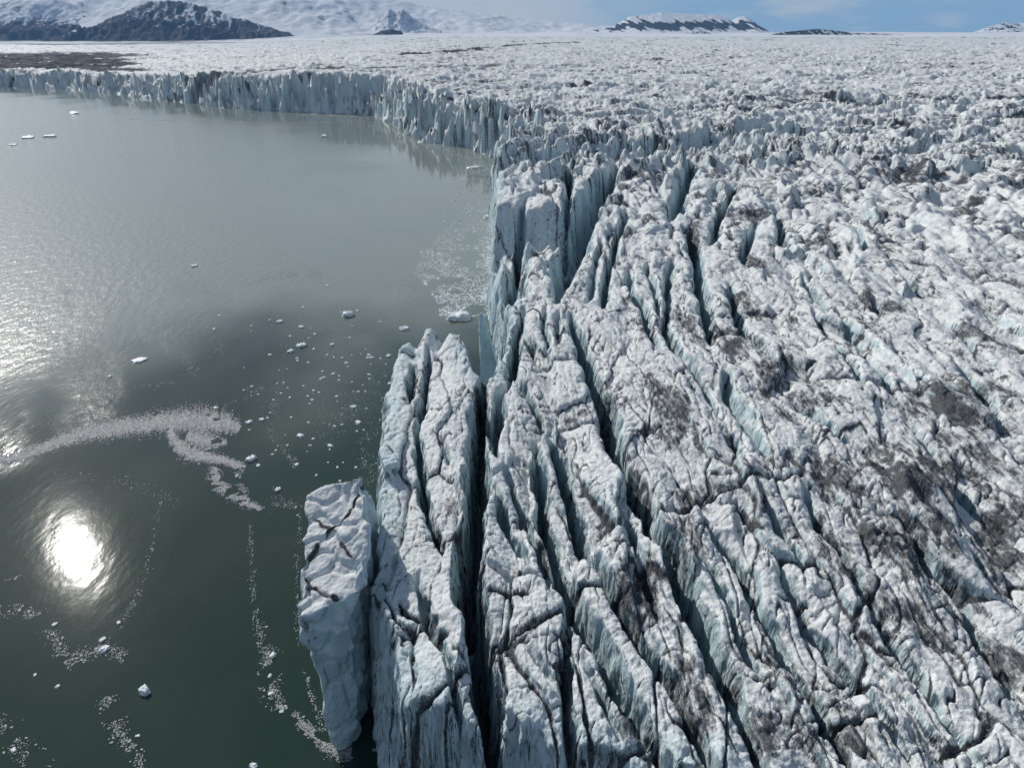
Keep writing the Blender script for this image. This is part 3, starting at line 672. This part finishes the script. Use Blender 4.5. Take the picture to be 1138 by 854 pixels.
# ------------------------------------------------------------------ ice blocks standing free: hexahedra broken up by noise
def box_surface(nx, ny, nz):
    """a closed grid on the surface of the unit cube, vertices welded"""
    key = {}; vs = []; fs = []
    def v(i, j, k):
        t = (i, j, k)
        if t not in key: key[t] = len(vs); vs.append((i / nx, j / ny, k / nz))
        return key[t]
    for i in range(nx):
        for j in range(ny):
            fs.append((v(i, j, 0), v(i, j + 1, 0), v(i + 1, j + 1, 0), v(i + 1, j, 0)))
            fs.append((v(i, j, nz), v(i + 1, j, nz), v(i + 1, j + 1, nz), v(i, j + 1, nz)))
    for i in range(nx):
        for k in range(nz):
            fs.append((v(i, 0, k), v(i + 1, 0, k), v(i + 1, 0, k + 1), v(i, 0, k + 1)))
            fs.append((v(i, ny, k), v(i, ny, k + 1), v(i + 1, ny, k + 1), v(i + 1, ny, k)))
    for j in range(ny):
        for k in range(nz):
            fs.append((v(0, j, k), v(0, j, k + 1), v(0, j + 1, k + 1), v(0, j + 1, k)))
            fs.append((v(nx, j, k), v(nx, j + 1, k), v(nx, j + 1, k + 1), v(nx, j, k + 1)))
    return np.array(vs, np.float64), np.array(fs, np.int32)
def vnormals(co, fa):
    n = np.cross(co[fa[:, 2]] - co[fa[:, 0]], co[fa[:, 3]] - co[fa[:, 1]])
    vn = np.zeros_like(co)
    for k in range(4): np.add.at(vn, fa[:, k], n)
    return vn / (np.linalg.norm(vn, axis=1)[:, None] + 1e-9)
def ice_block(name, bot, top, res, seed, rough=1.0, rounding=.12, cracks=(), fresh=0., mids=None):
    """bot/top: four corners (front left, front right, back right, back left); mids: optional ring at half height"""
    bot = np.array(bot, float); top = np.array(top, float)
    rings = [bot] + ([np.array(m, float) for m in mids] if mids else []) + [top]
    def L(r): return np.linalg.norm(r[1] - r[0]), np.linalg.norm(r[3] - r[0])
    w_, d_ = max(L(r)[0] for r in rings), max(L(r)[1] for r in rings); h_ = np.abs(top[:, 2].max() - bot[:, 2].min())
    uv, fa = box_surface(max(4, int(w_ / res)), max(4, int(d_ / res)), max(4, int(h_ / res)))
    c = uv * 2 - 1
    # round the edges of the box a little
    sx_ = c[:, 0] * np.sqrt(np.maximum(0, 1 - c[:, 1]**2 / 2)); sy_ = c[:, 1] * np.sqrt(np.maximum(0, 1 - c[:, 0]**2 / 2))
    q = np.stack([c[:, 0] * (1 - rounding) + sx_ * rounding, c[:, 1] * (1 - rounding) + sy_ * rounding], 1)
    q = (q + 1) / 2; zs_ = np.array([r[:, 2].mean() for r in rings]); zq = zs_[0] + uv[:, 2] * (zs_[-1] - zs_[0]); t = np.interp(zq, zs_, np.arange(len(rings)))
    k = np.minimum(t.astype(int), len(rings) - 2); f = (t - k)[:, None]
    st = np.stack(rings)
    def corner(i): return st[k, i] * (1 - f) + st[k + 1, i] * f
    u, v = q[:, 0:1], q[:, 1:2]
    co = (corner(0) * (1 - u) + corner(1) * u) * (1 - v) + (corner(3) * (1 - u) + corner(2) * u) * v
    vn = vnormals(co, fa); x, y, z = co.T
    st_ = sstep(.75, .25, vn[:, 2])
    s_ = min(w_, d_)
    disp = .12 * s_ * fbm3(x / (s_ * .9), y / (s_ * .9), z / (s_ * 1.3), 3, seed) * rough
    disp += rough * (.42 * fbm3(x / 2.2, y / 2.2, z / 4.5, 4, seed + 9) - .45 * sstep(.8, .98, 1 - np.abs(noise3(x / 3.5, y / 3.5, z / 5, seed + 21))))
    disp += rough * 1.9 * (.28 - np.abs(noise3(x / 5.5, y / 5.5, z / 8., seed + 60))) * st_
    disp += .18 * fbm3(x / .9, y / .9, z / 1.1, 4, seed + 30) * min(1, rough)
    dirt = .5 * sstep(.05, .45, fbm3(x / 2.0, y / 2.0, z / 4.5, 4, seed + 40)) * (1 - fresh)
    for pts, wd, dp in cracks:
        dd, tt, _, _ = polydist(x + .3 * noise2(x / 2.2, y / 2.2, seed + 50), y + .5 * noise2(x / 1.8, y / 1.8, seed + 51), pts)
        g = sstep(.85, .95, vn[:, 2] + .35) 
        disp -= dp * sstep(wd, wd * .2, dd) * g
        dirt = np.maximum(dirt, (.75 * np.exp(-(dd / (wd * 1.3))**2) + .42 * np.exp(-dd / 1.3)) * (.75 + .9 * noise2(x / 1.6, y / 1.6, seed + 52)) * g)
    co = co + vn * disp[:, None]
    fr = np.clip(fresh + .5 * st_ + 0 * x, 0, 1)
    return mesh_np(name, co, fa, M_ICE, True, {'dirt': dirt, 'fresh': fr})
def W3(u, v, z): return (*W(u, v, z), z)
def WY(u, v, y):
    dx, dy, dz = ray(u, v); t = y / dy
    return (dx * t, y, CAM_H + dz * t)

# the freestanding pillar
p_bot = [(-24.4, 68.0, -2), (-22.2, 69.5, -2), (-20.6, 88, -2), (-27, 90, -2)]
p_mid = [(-25.3, 66.8, 14), (-20.4, 69.0, 14), (-20.6, 88.5, 15), (-28.2, 89, 15)]
p_hi = [(-26.4, 66.3, 23.5), (-20.5, 68.0, 23), (-21, 91, 26), (-28.9, 90, 26)]
p_top = [W3(331, 690, 25.8), W3(411, 652, 27.5), W3(402, 527, 34.5), W3(343, 550, 31.0)]
crk = [([W(402, 562, 30.5)[:2], W(385, 578, 30.5)[:2], W(360, 592, 30)[:2], W(336, 614, 29.5)[:2]], .24, .3),
       ([W(336, 636, 28.5)[:2], W(352, 648, 28.5)[:2], W(372, 655, 28.5)[:2], W(393, 668, 28)[:2]], .26, .35),
       ([W(350, 575, 30.5)[:2], W(372, 592, 30)[:2], W(392, 622, 29)[:2]], .11, .2)]
pil = ice_block('ice_pillar', p_bot, p_top, .18, 301, .95, .12, crk, 0., [p_mid, p_hi])
tag(pil, 'tall freestanding ice pillar in the dark water, split off from the glacier front', 'ice pillar')

# the thin blue fin in the inlet
fin = ice_block('ice_fin', [(-8.6, 178, -2), (-2.6, 176, -2), (-2.4, 183, -2), (-7.6, 184, -2)], [WY(532, 350, 180), WY(535, 348, 180), WY(536, 348, 182), WY(533, 349, 182)], .22, 333, .7, .3, (), .5,
                [[(-8.8, 178, 8), (-3.4, 177, 8), (-3.8, 181, 8), (-8.0, 182, 8)]])
tag(fin, 'thin pale blue pointed ice fin standing in the narrow inlet', 'ice fin')

# ------------------------------------------------------------------ ice floes
def floe_mesh(seed, n=14):
    uv, fa = box_surface(n, n, max(4, n // 2))
    c = uv * 2 - 1
    l = np.linalg.norm(c, axis=1)[:, None]; sph = c / l
    co = c * .45 / np.abs(c).max(1)[:, None] * .5 + sph * .30
    x, y, z = co.T
    ff = 1 + .75 * fbm3(x * 2.2, y * 2.2, z * 2.2, 4, seed) + .25 * np.abs(noise3(x * 6, y * 6, z * 6, seed + 3))
    co = co * ff[:, None] * np.array([1, .72, .62]); co[:, 2] = np.where(co[:, 2] < -.12, -.12 + .3 * (co[:, 2] + .12), co[:, 2])
    co[:, :2] /= (co[:, 0].max() - co[:, 0].min())
    return co, fa
protos = []
def floe(u, v, wpx, label, group=None, i=0, flat=1.0, name='ice_floe'):
    x, y = W(u, v, 0); dist = math.sqrt(x * x + y * y + CAM_H**2); w_ = wpx / FPX * dist
    if i % 6 >= len(protos):
        co, fa = floe_mesh(400 + 7 * len(protos)); o = mesh_np(name, co, fa, M_FLOE, True); protos.append(o)
    else:
        o = protos[i % 6].copy(); o.name = name; C.objects.link(o)
        for k_ in ('label', 'category', 'group'):
            if k_ in o: del o[k_]
    o.location = (x, y, .03 * w_ * flat); o.scale = (w_, w_, w_ * flat); o.rotation_euler = (0, 0, (i * 1.7) % 6.28 if i > 5 else .2 * i)
    tag(o, label, 'ice floe', group)
    return o
BIG = [
 (510,354,29,.55,'largest floe, a flat pale blue one close to the ridge front above the fin'),
 (387,351,15,.7,'white floe with a pointed hump, level with the largest floe and well to its left'),
 (449,366,13,.5,'flat white floe lying just below left of the largest floe'),
 (335,385,12,.6,'blocky white floe in mid lagoon beside a smaller rounded lump'),
 (323,391,8,.6,'small rounded floe touching the left of a blocky white floe in mid lagoon'),
 (155,401,17,.25,'flat bluish floe on the ruffled water near the bright sun glitter'),
 (279,511,12,.7,'white floe just beyond the right end of the big slush band'),
 (161,770,14,.9,'lumpy white floe with two knobs alone on dark water below the sun glint'),
 (116,723,11,.6,'whitish floe in the broken slush trail below the sun glint'),
 (282,853,9,.8,'white floe cut by the bottom edge of the photo'),
 (303,730,8,.8,'white floe at the bend of the thin slush trail left of the ice pillar'),
 (544,242,14,.45,'dark edged blue floe against the foot of the corner ice tower'),
 (361,152,9,.6,'small blue floe on the far water before the bay'),
 (56,152,13,.3,'bluish flat floe far out at the left, the right one of a pair'),
 (31,153,15,.22,'long flat white floe far out at the left, the left one of a pair'),
 (14,161,7,.3,'small dark floe far out at the left edge, below a flat pair'),
 (83,126,12,.3,'far white floe in front of the distant ice cliff at the left'),
 (527,187,18,.3,'flat pale floe in the corner of the bay under the far ice cliff'),
 (398,470,8,.5,'small flat floe in the scattered chips left of the outer ice spur'),
 (369,384,6,.7,'tiny pointed floe in mid lagoon, right of the blocky one'),
 (334,485,9,.5,'small cracked floe with a side chip in the dark mid water'),
 (309,545,8,.7,'small floe alone above and left of the ice pillar'),
 (393,453,8,.6,'small floe in the brash left of the middle of the outer spur'),
 (426,458,7,.6,'small bright floe almost touching the outer ice spur'),
]
for i, (u, v, wpx, flat, lab) in enumerate(BIG): floe(u, v, wpx, lab, None, i, flat)
SMALL = [(216,296,7),(370,383,5),(410,395,5),(432,396,7),(413,398,6),(410,417,5),(434,427,7),(367,496,7),(330,517,6),(311,358,8),(335,364,7),(287,518,6),(240,454,6),(122,419,5),(277,470,8),(291,467,7),
 (132,693,5),(114,712,7),(39,751,4),(64,764,5),(153,819,5),(15,835,6),(61,695,6),(301,772,6),(300,752,5),(313,792,5),(385,404,5),(350,372,5),(360,420,4),(300,395,5),(280,430,4),(347,445,4),(375,520,4),(343,470,4)]
rl = random.Random(5)
for k_ in range(120):
    u, v = rl.gauss(365, 55), rl.gauss(425, 60)
    if 215 < u < 430 - max(0, v - 420) * .12 and 310 < v < 575: SMALL.append((u, v, rl.uniform(1.8, 4.2)))
for k_ in range(60):
    u, v = rl.uniform(478, 545), rl.uniform(200, 340)
    if u > 478 + max(0, 270 - v) * .5: SMALL.append((u, v, rl.uniform(1.8, 4.0)))
for k_, (u, v, wpx) in enumerate(SMALL):
    floe(u, v, wpx, 'small white ice chip adrift on the green lagoon water', 'small ice chips adrift on the lagoon', 6 + k_ * 5 + (k_ // 6), .55, 'ice_chip')

# ------------------------------------------------------------------ slush and brash: thousands of thin plates, too many to count
def plates(name, P, r, label, seed):
    """P (n,2) centres, r (n,) radii"""
    g = np.random.default_rng(seed); n = len(P)
    a = np.linspace(0, 2 * math.pi, 6, endpoint=False)[None] + g.uniform(0, 1, (n, 1)); rad = r[:, None] * g.uniform(.6, 1.25, (n, 6))
    el = g.uniform(.55, 1, (n, 1)); th = g.uniform(0, 3.14, (n, 1))
    lx = np.cos(a) * rad; ly = np.sin(a) * rad * el
    x = P[:, :1] + lx * np.cos(th) - ly * np.sin(th); y = P[:, 1:] + lx * np.sin(th) + ly * np.cos(th)
    zt = g.uniform(.02, .10, (n, 1)) + .12 * r[:, None] + g.uniform(-.02, .02, (n, 6)) 
    top = np.stack([x, y, zt], -1); bot = np.stack([x, y, zt * 0 - .05], -1)
    co = np.concatenate([top, bot], 1).reshape(-1, 3)
    base = np.arange(n)[:, None, None] * 12
    f = [[0,1,2,3],[0,3,4,5]] + [[k, k + 6, (k + 1) % 6 + 6, (k + 1) % 6] for k in range(6)]
    fa = (base + np.array(f)[None]).reshape(-1, 4)
    o = mesh_np(name, co, fa, M_FLOE if 'bay' in name else M_SLUSH, False)
    return tag(o, label, None, None, 'stuff')
def along(pts, n, g, tight=.42):
    """n points scattered about a line of (u, v, width px)"""
    p = np.array(pts, float); seg = np.linalg.norm(np.diff(p[:, :2], axis=0), axis=1); wgt = seg * (p[:-1, 2] + p[1:, 2]); 
    k = g.choice(len(seg), n, p=wgt / wgt.sum()); t = g.uniform(0, 1, n)[:, None]
    c = p[k] * (1 - t) + p[k + 1] * t
    d = (p[k + 1] - p[k])[:, :2] / seg[k][:, None]; nrm = np.stack([-d[:, 1], d[:, 0]], 1)
    off = np.clip(g.normal(0, tight, n), -1.5, 1.5) * c[:, 2] * .55
    uv = c[:, :2] + nrm * off[:, None]
    return np.array([W(u, v, 0) for u, v in uv])
g = np.random.default_rng(3)
def lumpy(P, sc, th, seed):
    return P[fbm2(P[:, 0] / sc, P[:, 1] / sc, 3, seed) > th]
main = np.concatenate([along([(-60,516,7),(-20,513,8),(20,509,9),(45,500,11),(70,489,14),(100,480,20),(130,476,20),(160,472,20),(190,468,24),(220,467,26),(243,468,26),(256,472,20),(266,478,10)], 30000, g, .46),
    along([(188,478,8),(196,495,13),(207,503,16),(225,508,12),(250,512,9),(272,521,8)], 7000, g, .46), along([(208,484,14),(222,490,20),(236,492,16),(252,492,5)], 3600, g, .46)])
main = lumpy(main, 6., -.38, 201)
plates('slush_band', main, g.uniform(.06, .19, len(main)) * (1 + 1. * (g.uniform(0, 1, len(main)) > .97)), 'wide grey band of packed slush winding across the lagoon', 7)
tail = lumpy(np.concatenate([along([(240,520,14),(238,535,16),(255,548,16),(275,560,12),(292,568,6)], 3200, g), along([(268,518,10),(262,535,12),(275,552,10)], 300, g)]), 2.5, -.05, 202)
plates('slush_tail', tail, g.uniform(.05, .2, len(tail)), 'loose lacy slush trailing off the end of the band', 8)
TR = [([(278,585,6),(281,640,8),(284,690,9),(292,715,14)], 150), ([(292,715,14),(302,738,22),(298,770,24),(312,788,16)], 330), ([(312,788,10),(330,800,10),(350,818,16),(375,838,18)], 520),
      ([(-10,672,12),(12,680,18),(38,682,16),(60,705,18),(72,738,18)], 420), ([(72,738,16),(95,728,14),(115,720,14),(140,732,18)], 260), ([(178,556,4),(168,620,8),(150,668,8),(130,700,8)], 90),
      ([(118,775,20),(128,810,22),(150,835,18),(165,870,14)], 300), ([(-5,800,30),(20,830,30),(50,860,24)], 140), ([(5,645,6),(30,634,7),(48,628,8)], 160),
      ([(60,600,8),(62,560,8),(70,540,6)], 40), ([(195,395,8),(215,410,8),(190,425,10),(150,432,8),(122,446,8),(135,455,6)], 330), ([(130,385,20),(165,372,24),(205,350,30)], 260),
      ([(215,418,10),(228,395,12),(250,385,8)], 160), ([(330,520,8),(300,480,14),(305,450,14),(312,420,10),(318,388,12),(312,360,10),(340,352,8)], 420), ([(250,455,10),(270,440,14),(300,430,8)], 120),
      ([(275,318,8),(300,308,8),(330,303,14),(360,306,12)], 330), ([(205,300,6),(240,330,10),(260,335,8)], 90), ([(430,320,14),(460,312,16)], 110),
      ([(350,480,50),(400,440,60),(430,400,50)], 600), ([(300,560,30),(330,566,12)], 110), ([(0,505,40),(20,480,30),(60,470,24),(110,462,14)], 420), ([(60,525,14),(110,530,14),(160,540,16),(200,560,10)], 120),
      ([(350,400,80),(400,350,60),(470,335,60)], 700), ([(420,545,14),(400,500,30),(425,470,26)], 160)]
TR += [([(372,842,16),(392,836,14),(404,815,10)], 260), ([(404,820,14),(430,838,16),(470,858,16)], 420), ([(335,560,8),(330,640,6),(330,700,6),(345,770,8),(368,835,12)], 140)]
tr = lumpy(np.concatenate([along(p, int(2.4 * n), g, .5) for p, n in TR]), 4.5, -.12, 206)
plates('brash_trails', tr, g.uniform(.03, .14, len(tr)) * (1 + .9 * (g.uniform(0, 1, len(tr)) > .93)), 'fine crumbs of brash drifting in winding trails on the dark water', 9)
bay = []
while len(bay) < 12000:
    u, v = g.uniform(462, 566), g.uniform(184, 352)
    if u > 474 + max(0, 285 - v) * .42 + 14 * math.sin(v / 17.) and u < 560: bay.append(W(u, v, 0))
bay = np.concatenate([lumpy(np.array(bay), 12., -.12, 203), along([(468,157,6),(520,175,14),(558,198,20),(552,240,22),(546,300,18),(540,335,14)], 5000, g, .5)])
plates('bay_brash', bay, g.uniform(.08, .40, len(bay)) * (1 + 1.2 * (g.uniform(0, 1, len(bay)) > .96)), 'dense carpet of brash ice in the bay below the corner towers', 10)
farb = np.concatenate([along([(335,127,3),(360,127,5),(385,128,6),(418,128,4)], 1500, g, .5), along([(140,132,1.2),(250,135.5,1.2),(330,137,1.4),(405,134.5,1.4)], 700, g, .4), along([(425,140,6),(500,175,10),(540,182,8)], 400, g, .6)])
plates('far_brash', farb, g.uniform(.25, 1.1, len(farb)), 'pale raft and thin line of brash ice below the distant ice cliff', 12)

# ------------------------------------------------------------------ snowfield and mountains
def snowfield():
    r = np.array([4700 * 1.02**k for k in range(75)], f4); a = np.linspace(R(-60), R(62), 500).astype(f4)
    A, B = np.meshgrid(r, a, indexing='ij'); x, y = A * np.sin(B), A * np.cos(B)
    z = rise(x, y, np.minimum(A, 9000)) - 3 + 6 * fbm2(x / 900, y / 900, 4, 501) * sstep(4700, 5500, A)
    z = z + sstep(5200, 9000, A) * 12 * (fbm2(x / 1900, y / 1300, 3, 503))
    # ice streams come down from the dome on the left
    dirt = sstep(.35, .75, ridged2(x / 2600 + 3, (y + .35 * x) / 420, 3, 507)) * sstep(500, -1800, x) * .95 + .55 * sstep(-3000, -5200, x)
    z = np.where(A > 9500, z - (A - 9500) * .01, z)
    ii = np.arange(A.size, dtype=np.int32).reshape(A.shape)
    fa = np.stack([ii[:-1, :-1], ii[:-1, 1:], ii[1:, 1:], ii[1:, :-1]], -1).reshape(-1, 4)[:, ::-1]
    tag(mesh_np('snowfield', np.stack([x, y, z], -1).reshape(-1, 3), fa, M_SNOW, True, {'dirt': dirt}), 'smooth white snowfield rising behind the broken glacier', None, None, 'structure')
snowfield()
def mountain(name, label, crest, D, base_v, front, back, snow_f, seed, nu=260, nd=90, rough=.35, flat=0.):
    """crest: photo pixels of the skyline; D: distance; front/back: depth of the slopes in metres; snow_f(h, side, x01) -> snow amount"""
    cu = np.array([c[0] for c in crest], float); cv = np.array([c[1] for c in crest], float)
    u = np.linspace(cu[0], cu[-1], nu); v = np.interp(u, cu, cv)
    xs = np.array([WY(a, b, D)[0] for a, b in zip(u, v)]); zs = np.array([WY(a, b, D)[2] for a, b in zip(u, v)])
    zb = np.array([WY(a, base_v, D)[2] for a in u]) - 25
    t = np.linspace(-1, 1, nd)
    Tt, Xx = np.meshgrid(t, xs, indexing='ij'); H = (zs - zb)[None] + 0 * Tt; Bz = zb[None] + 0 * Tt
    Yy = D + np.where(Tt < 0, Tt * front, Tt * back)
    prof = np.clip(1 - np.abs(Tt), 0, 1)
    if flat: prof = np.clip(prof / (1 - flat), 0, 1)
    prof = prof**1.25
    sc = max(120., (xs[-1] - xs[0]) / 6)
    nz_ = ridged2(Xx / sc + .3 * fbm2(Xx / sc, Yy / sc, 2, seed + 3), Yy / (sc * 1.6), 6, seed) - .55
    gul = ridged2((Xx + .25 * Yy) / (sc * .28), Yy / (sc * 1.5), 5, seed + 11) - .5
    Hh = H.mean() + 1
    z = Bz + H * prof + rough * Hh * (nz_ * .9 + gul * .55) * np.clip(prof * 2.5, 0, 1) * np.clip(1.25 - prof, .3, 1)
    z = z + .04 * Hh * fbm2(Xx / (sc * .1), Yy / (sc * .1), 4, seed + 17) * np.clip(prof * 3, 0, 1)
    h01 = np.clip((z - Bz) / Hh, 0, 1.5)
    gz = np.abs(np.gradient(z, axis=0) / (np.gradient(Yy, axis=0) + 1e-6)) + np.abs(np.gradient(z, axis=1) / (np.gradient(Xx, axis=1) + 1e-6))
    x01 = (Xx - xs[0]) / (xs[-1] - xs[0])
    snow = snow_f(h01, gz, x01, gul, prof)
    ii = np.arange(z.size, dtype=np.int32).reshape(z.shape)
    fa = np.stack([ii[:-1, :-1], ii[:-1, 1:], ii[1:, 1:], ii[1:, :-1]], -1).reshape(-1, 4)
    tag(mesh_np(name, np.stack([Xx, Yy, z], -1).reshape(-1, 3), fa, M_ROCK, True, {'snow': snow}), label, None, None, 'structure')
mountain('snow_dome_mountain', 'broad cloud capped white mountain behind the dark peak', [(40,-30),(150,-45),(300,-40),(380,-22),(430,-4),(470,6),(520,12),(570,19),(605,23),(650,26),(700,30),(760,36)], 11500, 44, 3800, 2500,
         lambda h, g_, x, gu, p: 1.15 - .62 * sstep(.45, .8, g_) * (x < .7) + 0 * h, 601, 340, 120, .22)
mountain('rocky_range', 'rock and snow mountain range at the far left', [(-190,6),(-120,-6),(-60,2),(-20,6),(10,0),(35,-6),(60,-2),(90,8),(115,17),(140,26),(165,36),(190,44)], 9300, 52, 2200, 1800,
         lambda h, g_, x, gu, p: sstep(.3, .85, h) * .8 + .45 * gu - .02, 611, 300, 110, .4)
mountain('dark_peak', 'dark blue rock peak with snow streaks on its right shoulder', [(84,47),(100,40),(112,29),(130,16),(150,7),(168,2),(190,-2),(212,1),(232,8),(250,14),(266,20),(285,27),(305,33),(330,40),(345,45)], 8200, 48, 1500, 1500,
         lambda h, g_, x, gu, p: sstep(.4, 1.0, h) * (.12 + .5 * x) + .95 * gu * (.3 + x) + .02, 621, 300, 110, .62)
mountain('mesa_mountain', 'flat topped mountain with a rock wall under a snow cap', [(640,37),(682,29),(690,24),(700,17.5),(715,16),(735,13.5),(760,14.5),(780,15.5),(795,16),(805,19),(813,23),(820,18),(827,17),(834,21),(842,28),(852,34),(870,38)], 9800, 40, 1100, 1500,
         lambda h, g_, x, gu, p: 1.0 - 1.0 * sstep(.36, .60, h + .6 * gu) * sstep(1.0, .82, h + .35 * gu) + .45 * gu, 631, 260, 100, .12)
mountain('low_nunatak', 'low dark rock rib poking through the snow right of the mesa', [(835,42),(852,39),(870,35),(890,33),(908,31.5),(925,33),(945,35.5),(970,36.5),(1010,38),(1040,40)], 6600, 44, 320, 500, lambda h, g_, x, gu, p: .26 + .8 * gu + .3 * x, 641, 160, 50, .14)
mountain('small_nunatak', 'small snowy rock hump below the mesa', [(752,41),(765,37),(776,33.5),(786,35),(800,40)], 7600, 40, 260, 300, lambda h, g_, x, gu, p: .5 + .5 * gu, 651, 90, 40, .3)
mountain('rock_islet', 'small dark rock islet on the snow slope in the middle distance', [(405,42),(414,38),(424,33),(436,32),(446,34),(450,41)], 7400, 41, 200, 300, lambda h, g_, x, gu, p: .22 + .5 * gu, 661, 90, 40, .3)
mountain('snowy_crag', 'snowy crag high on the white mountain slope', [(392,34),(412,27),(425,17),(433,9),(440,13),(448,9),(456,17),(470,26),(490,34)], 9300, 38, 600, 600, lambda h, g_, x, gu, p: 1.1 - .52 * sstep(.6, .9, h + .3 * gu), 671, 120, 60, .3)
mountain('distant_summit', 'small snowy summit on the right of the skyline', [(1080,37),(1098,31),(1108,26),(1118,24),(1130,26),(1160,22),(1220,30)], 9900, 38, 700, 700, lambda h, g_, x, gu, p: .55 + .5 * gu, 681, 90, 40, .3)
print('extras', round(time.time() - T0, 1))

# air between here and the mountains
M_HAZE = N('haze_air')
_pv = M_HAZE.n('ShaderNodeVolumePrincipled', i_Color=(.30, .58, 1., 1)); _pv.inputs['Density'].default_value = 3.6e-5; _pv.inputs['Anisotropy'].default_value = 0.
M_HAZE.n('ShaderNodeOutputMaterial', i_Volume=_pv.outputs[0])
hv, hf = box_surface(1, 1, 1)
hz = mesh_np('haze', (hv - np.array([.5, .35, 0])) * np.array([44000, 24000, 2600]) + np.array([0, 0, -900]), hf, M_HAZE.m, False)
tag(hz, 'thin bluish air haze over the distance', None, None, 'stuff')

# ------------------------------------------------------------------ world, sun, camera
w = bpy.data.worlds.new('World'); bpy.context.scene.world = w; w.use_nodes = True
k = N('', w)
sky = k.n('ShaderNodeTexSky', sky_type='NISHITA', sun_disc=False, sun_elevation=SUN_EL, sun_rotation=SUN_AZ, air_density=1.0, dust_density=.4, ozone_density=1.0, altitude=100)
gen = k.n('ShaderNodeTexCoord').outputs['Generated']
sx = k.n('ShaderNodeSeparateXYZ', i_0=gen)
cl = k.noise(k.mapping(gen, (3, 3, 14)), 2.2, 8, .6)
bank = k.math('MULTIPLY', k.rng(k.math('ADD', sx.outputs[0], k.math('MULTIPLY', cl, .25)), .36, .13), k.rng(sx.outputs[2], .5, .0, 0, 1))
cover = k.math('MAXIMUM', k.math('MULTIPLY', bank, k.rng(cl, .2, .55)), k.math('MULTIPLY', k.rng(cl, .47, .68), .75))
blue = k.mix(k.rng(sx.outputs[2], .16, .02), sky.outputs[0], (3.2, 5.4, 7.6))
col = k.mix(k.math('MULTIPLY', cover, .95), blue, (7.2, 7.5, 7.9))
bg = k.n('ShaderNodeBackground', i_Color=col, i_Strength=.085)
k.n('ShaderNodeOutputWorld', i_Surface=bg.outputs[0])

sl = bpy.data.lights.new('sun', 'SUN'); sl.energy = 4.3; sl.angle = R(.53); sl.color = (1, .955, .90)
so = bpy.data.objects.new('sun', sl); C.objects.link(so)
S = Vector((math.sin(SUN_AZ) * math.cos(SUN_EL), math.cos(SUN_AZ) * math.cos(SUN_EL), math.sin(SUN_EL)))
so.rotation_euler = (-S).to_track_quat('-Z', 'Y').to_euler(); so.location = S * 300

cd = bpy.data.cameras.new('camera'); co_ = bpy.data.objects.new('camera', cd); C.objects.link(co_)
co_.location = (0, 0, CAM_H); co_.rotation_euler = (R(90) - PITCH, 0, 0)
cd.sensor_fit = 'HORIZONTAL'; cd.sensor_width = 36; cd.lens = 36 * FPX / 1138
cd.clip_start = .5; cd.clip_end = 60000
sc = bpy.context.scene; sc.camera = co_
sc.view_settings.view_transform = 'Standard'; sc.view_settings.look = 'None'; sc.view_settings.exposure = 0; sc.view_settings.gamma = 1
sc.view_settings.use_curve_mapping = False
sc.render.engine = 'CYCLES'; sc.cycles.use_denoising = True
sc.cycles.max_bounces = 5; sc.cycles.diffuse_bounces = 3; sc.cycles.glossy_bounces = 2; sc.cycles.caustics_reflective = False; sc.cycles.caustics_refractive = False
print('done', round(time.time() - T0, 1))
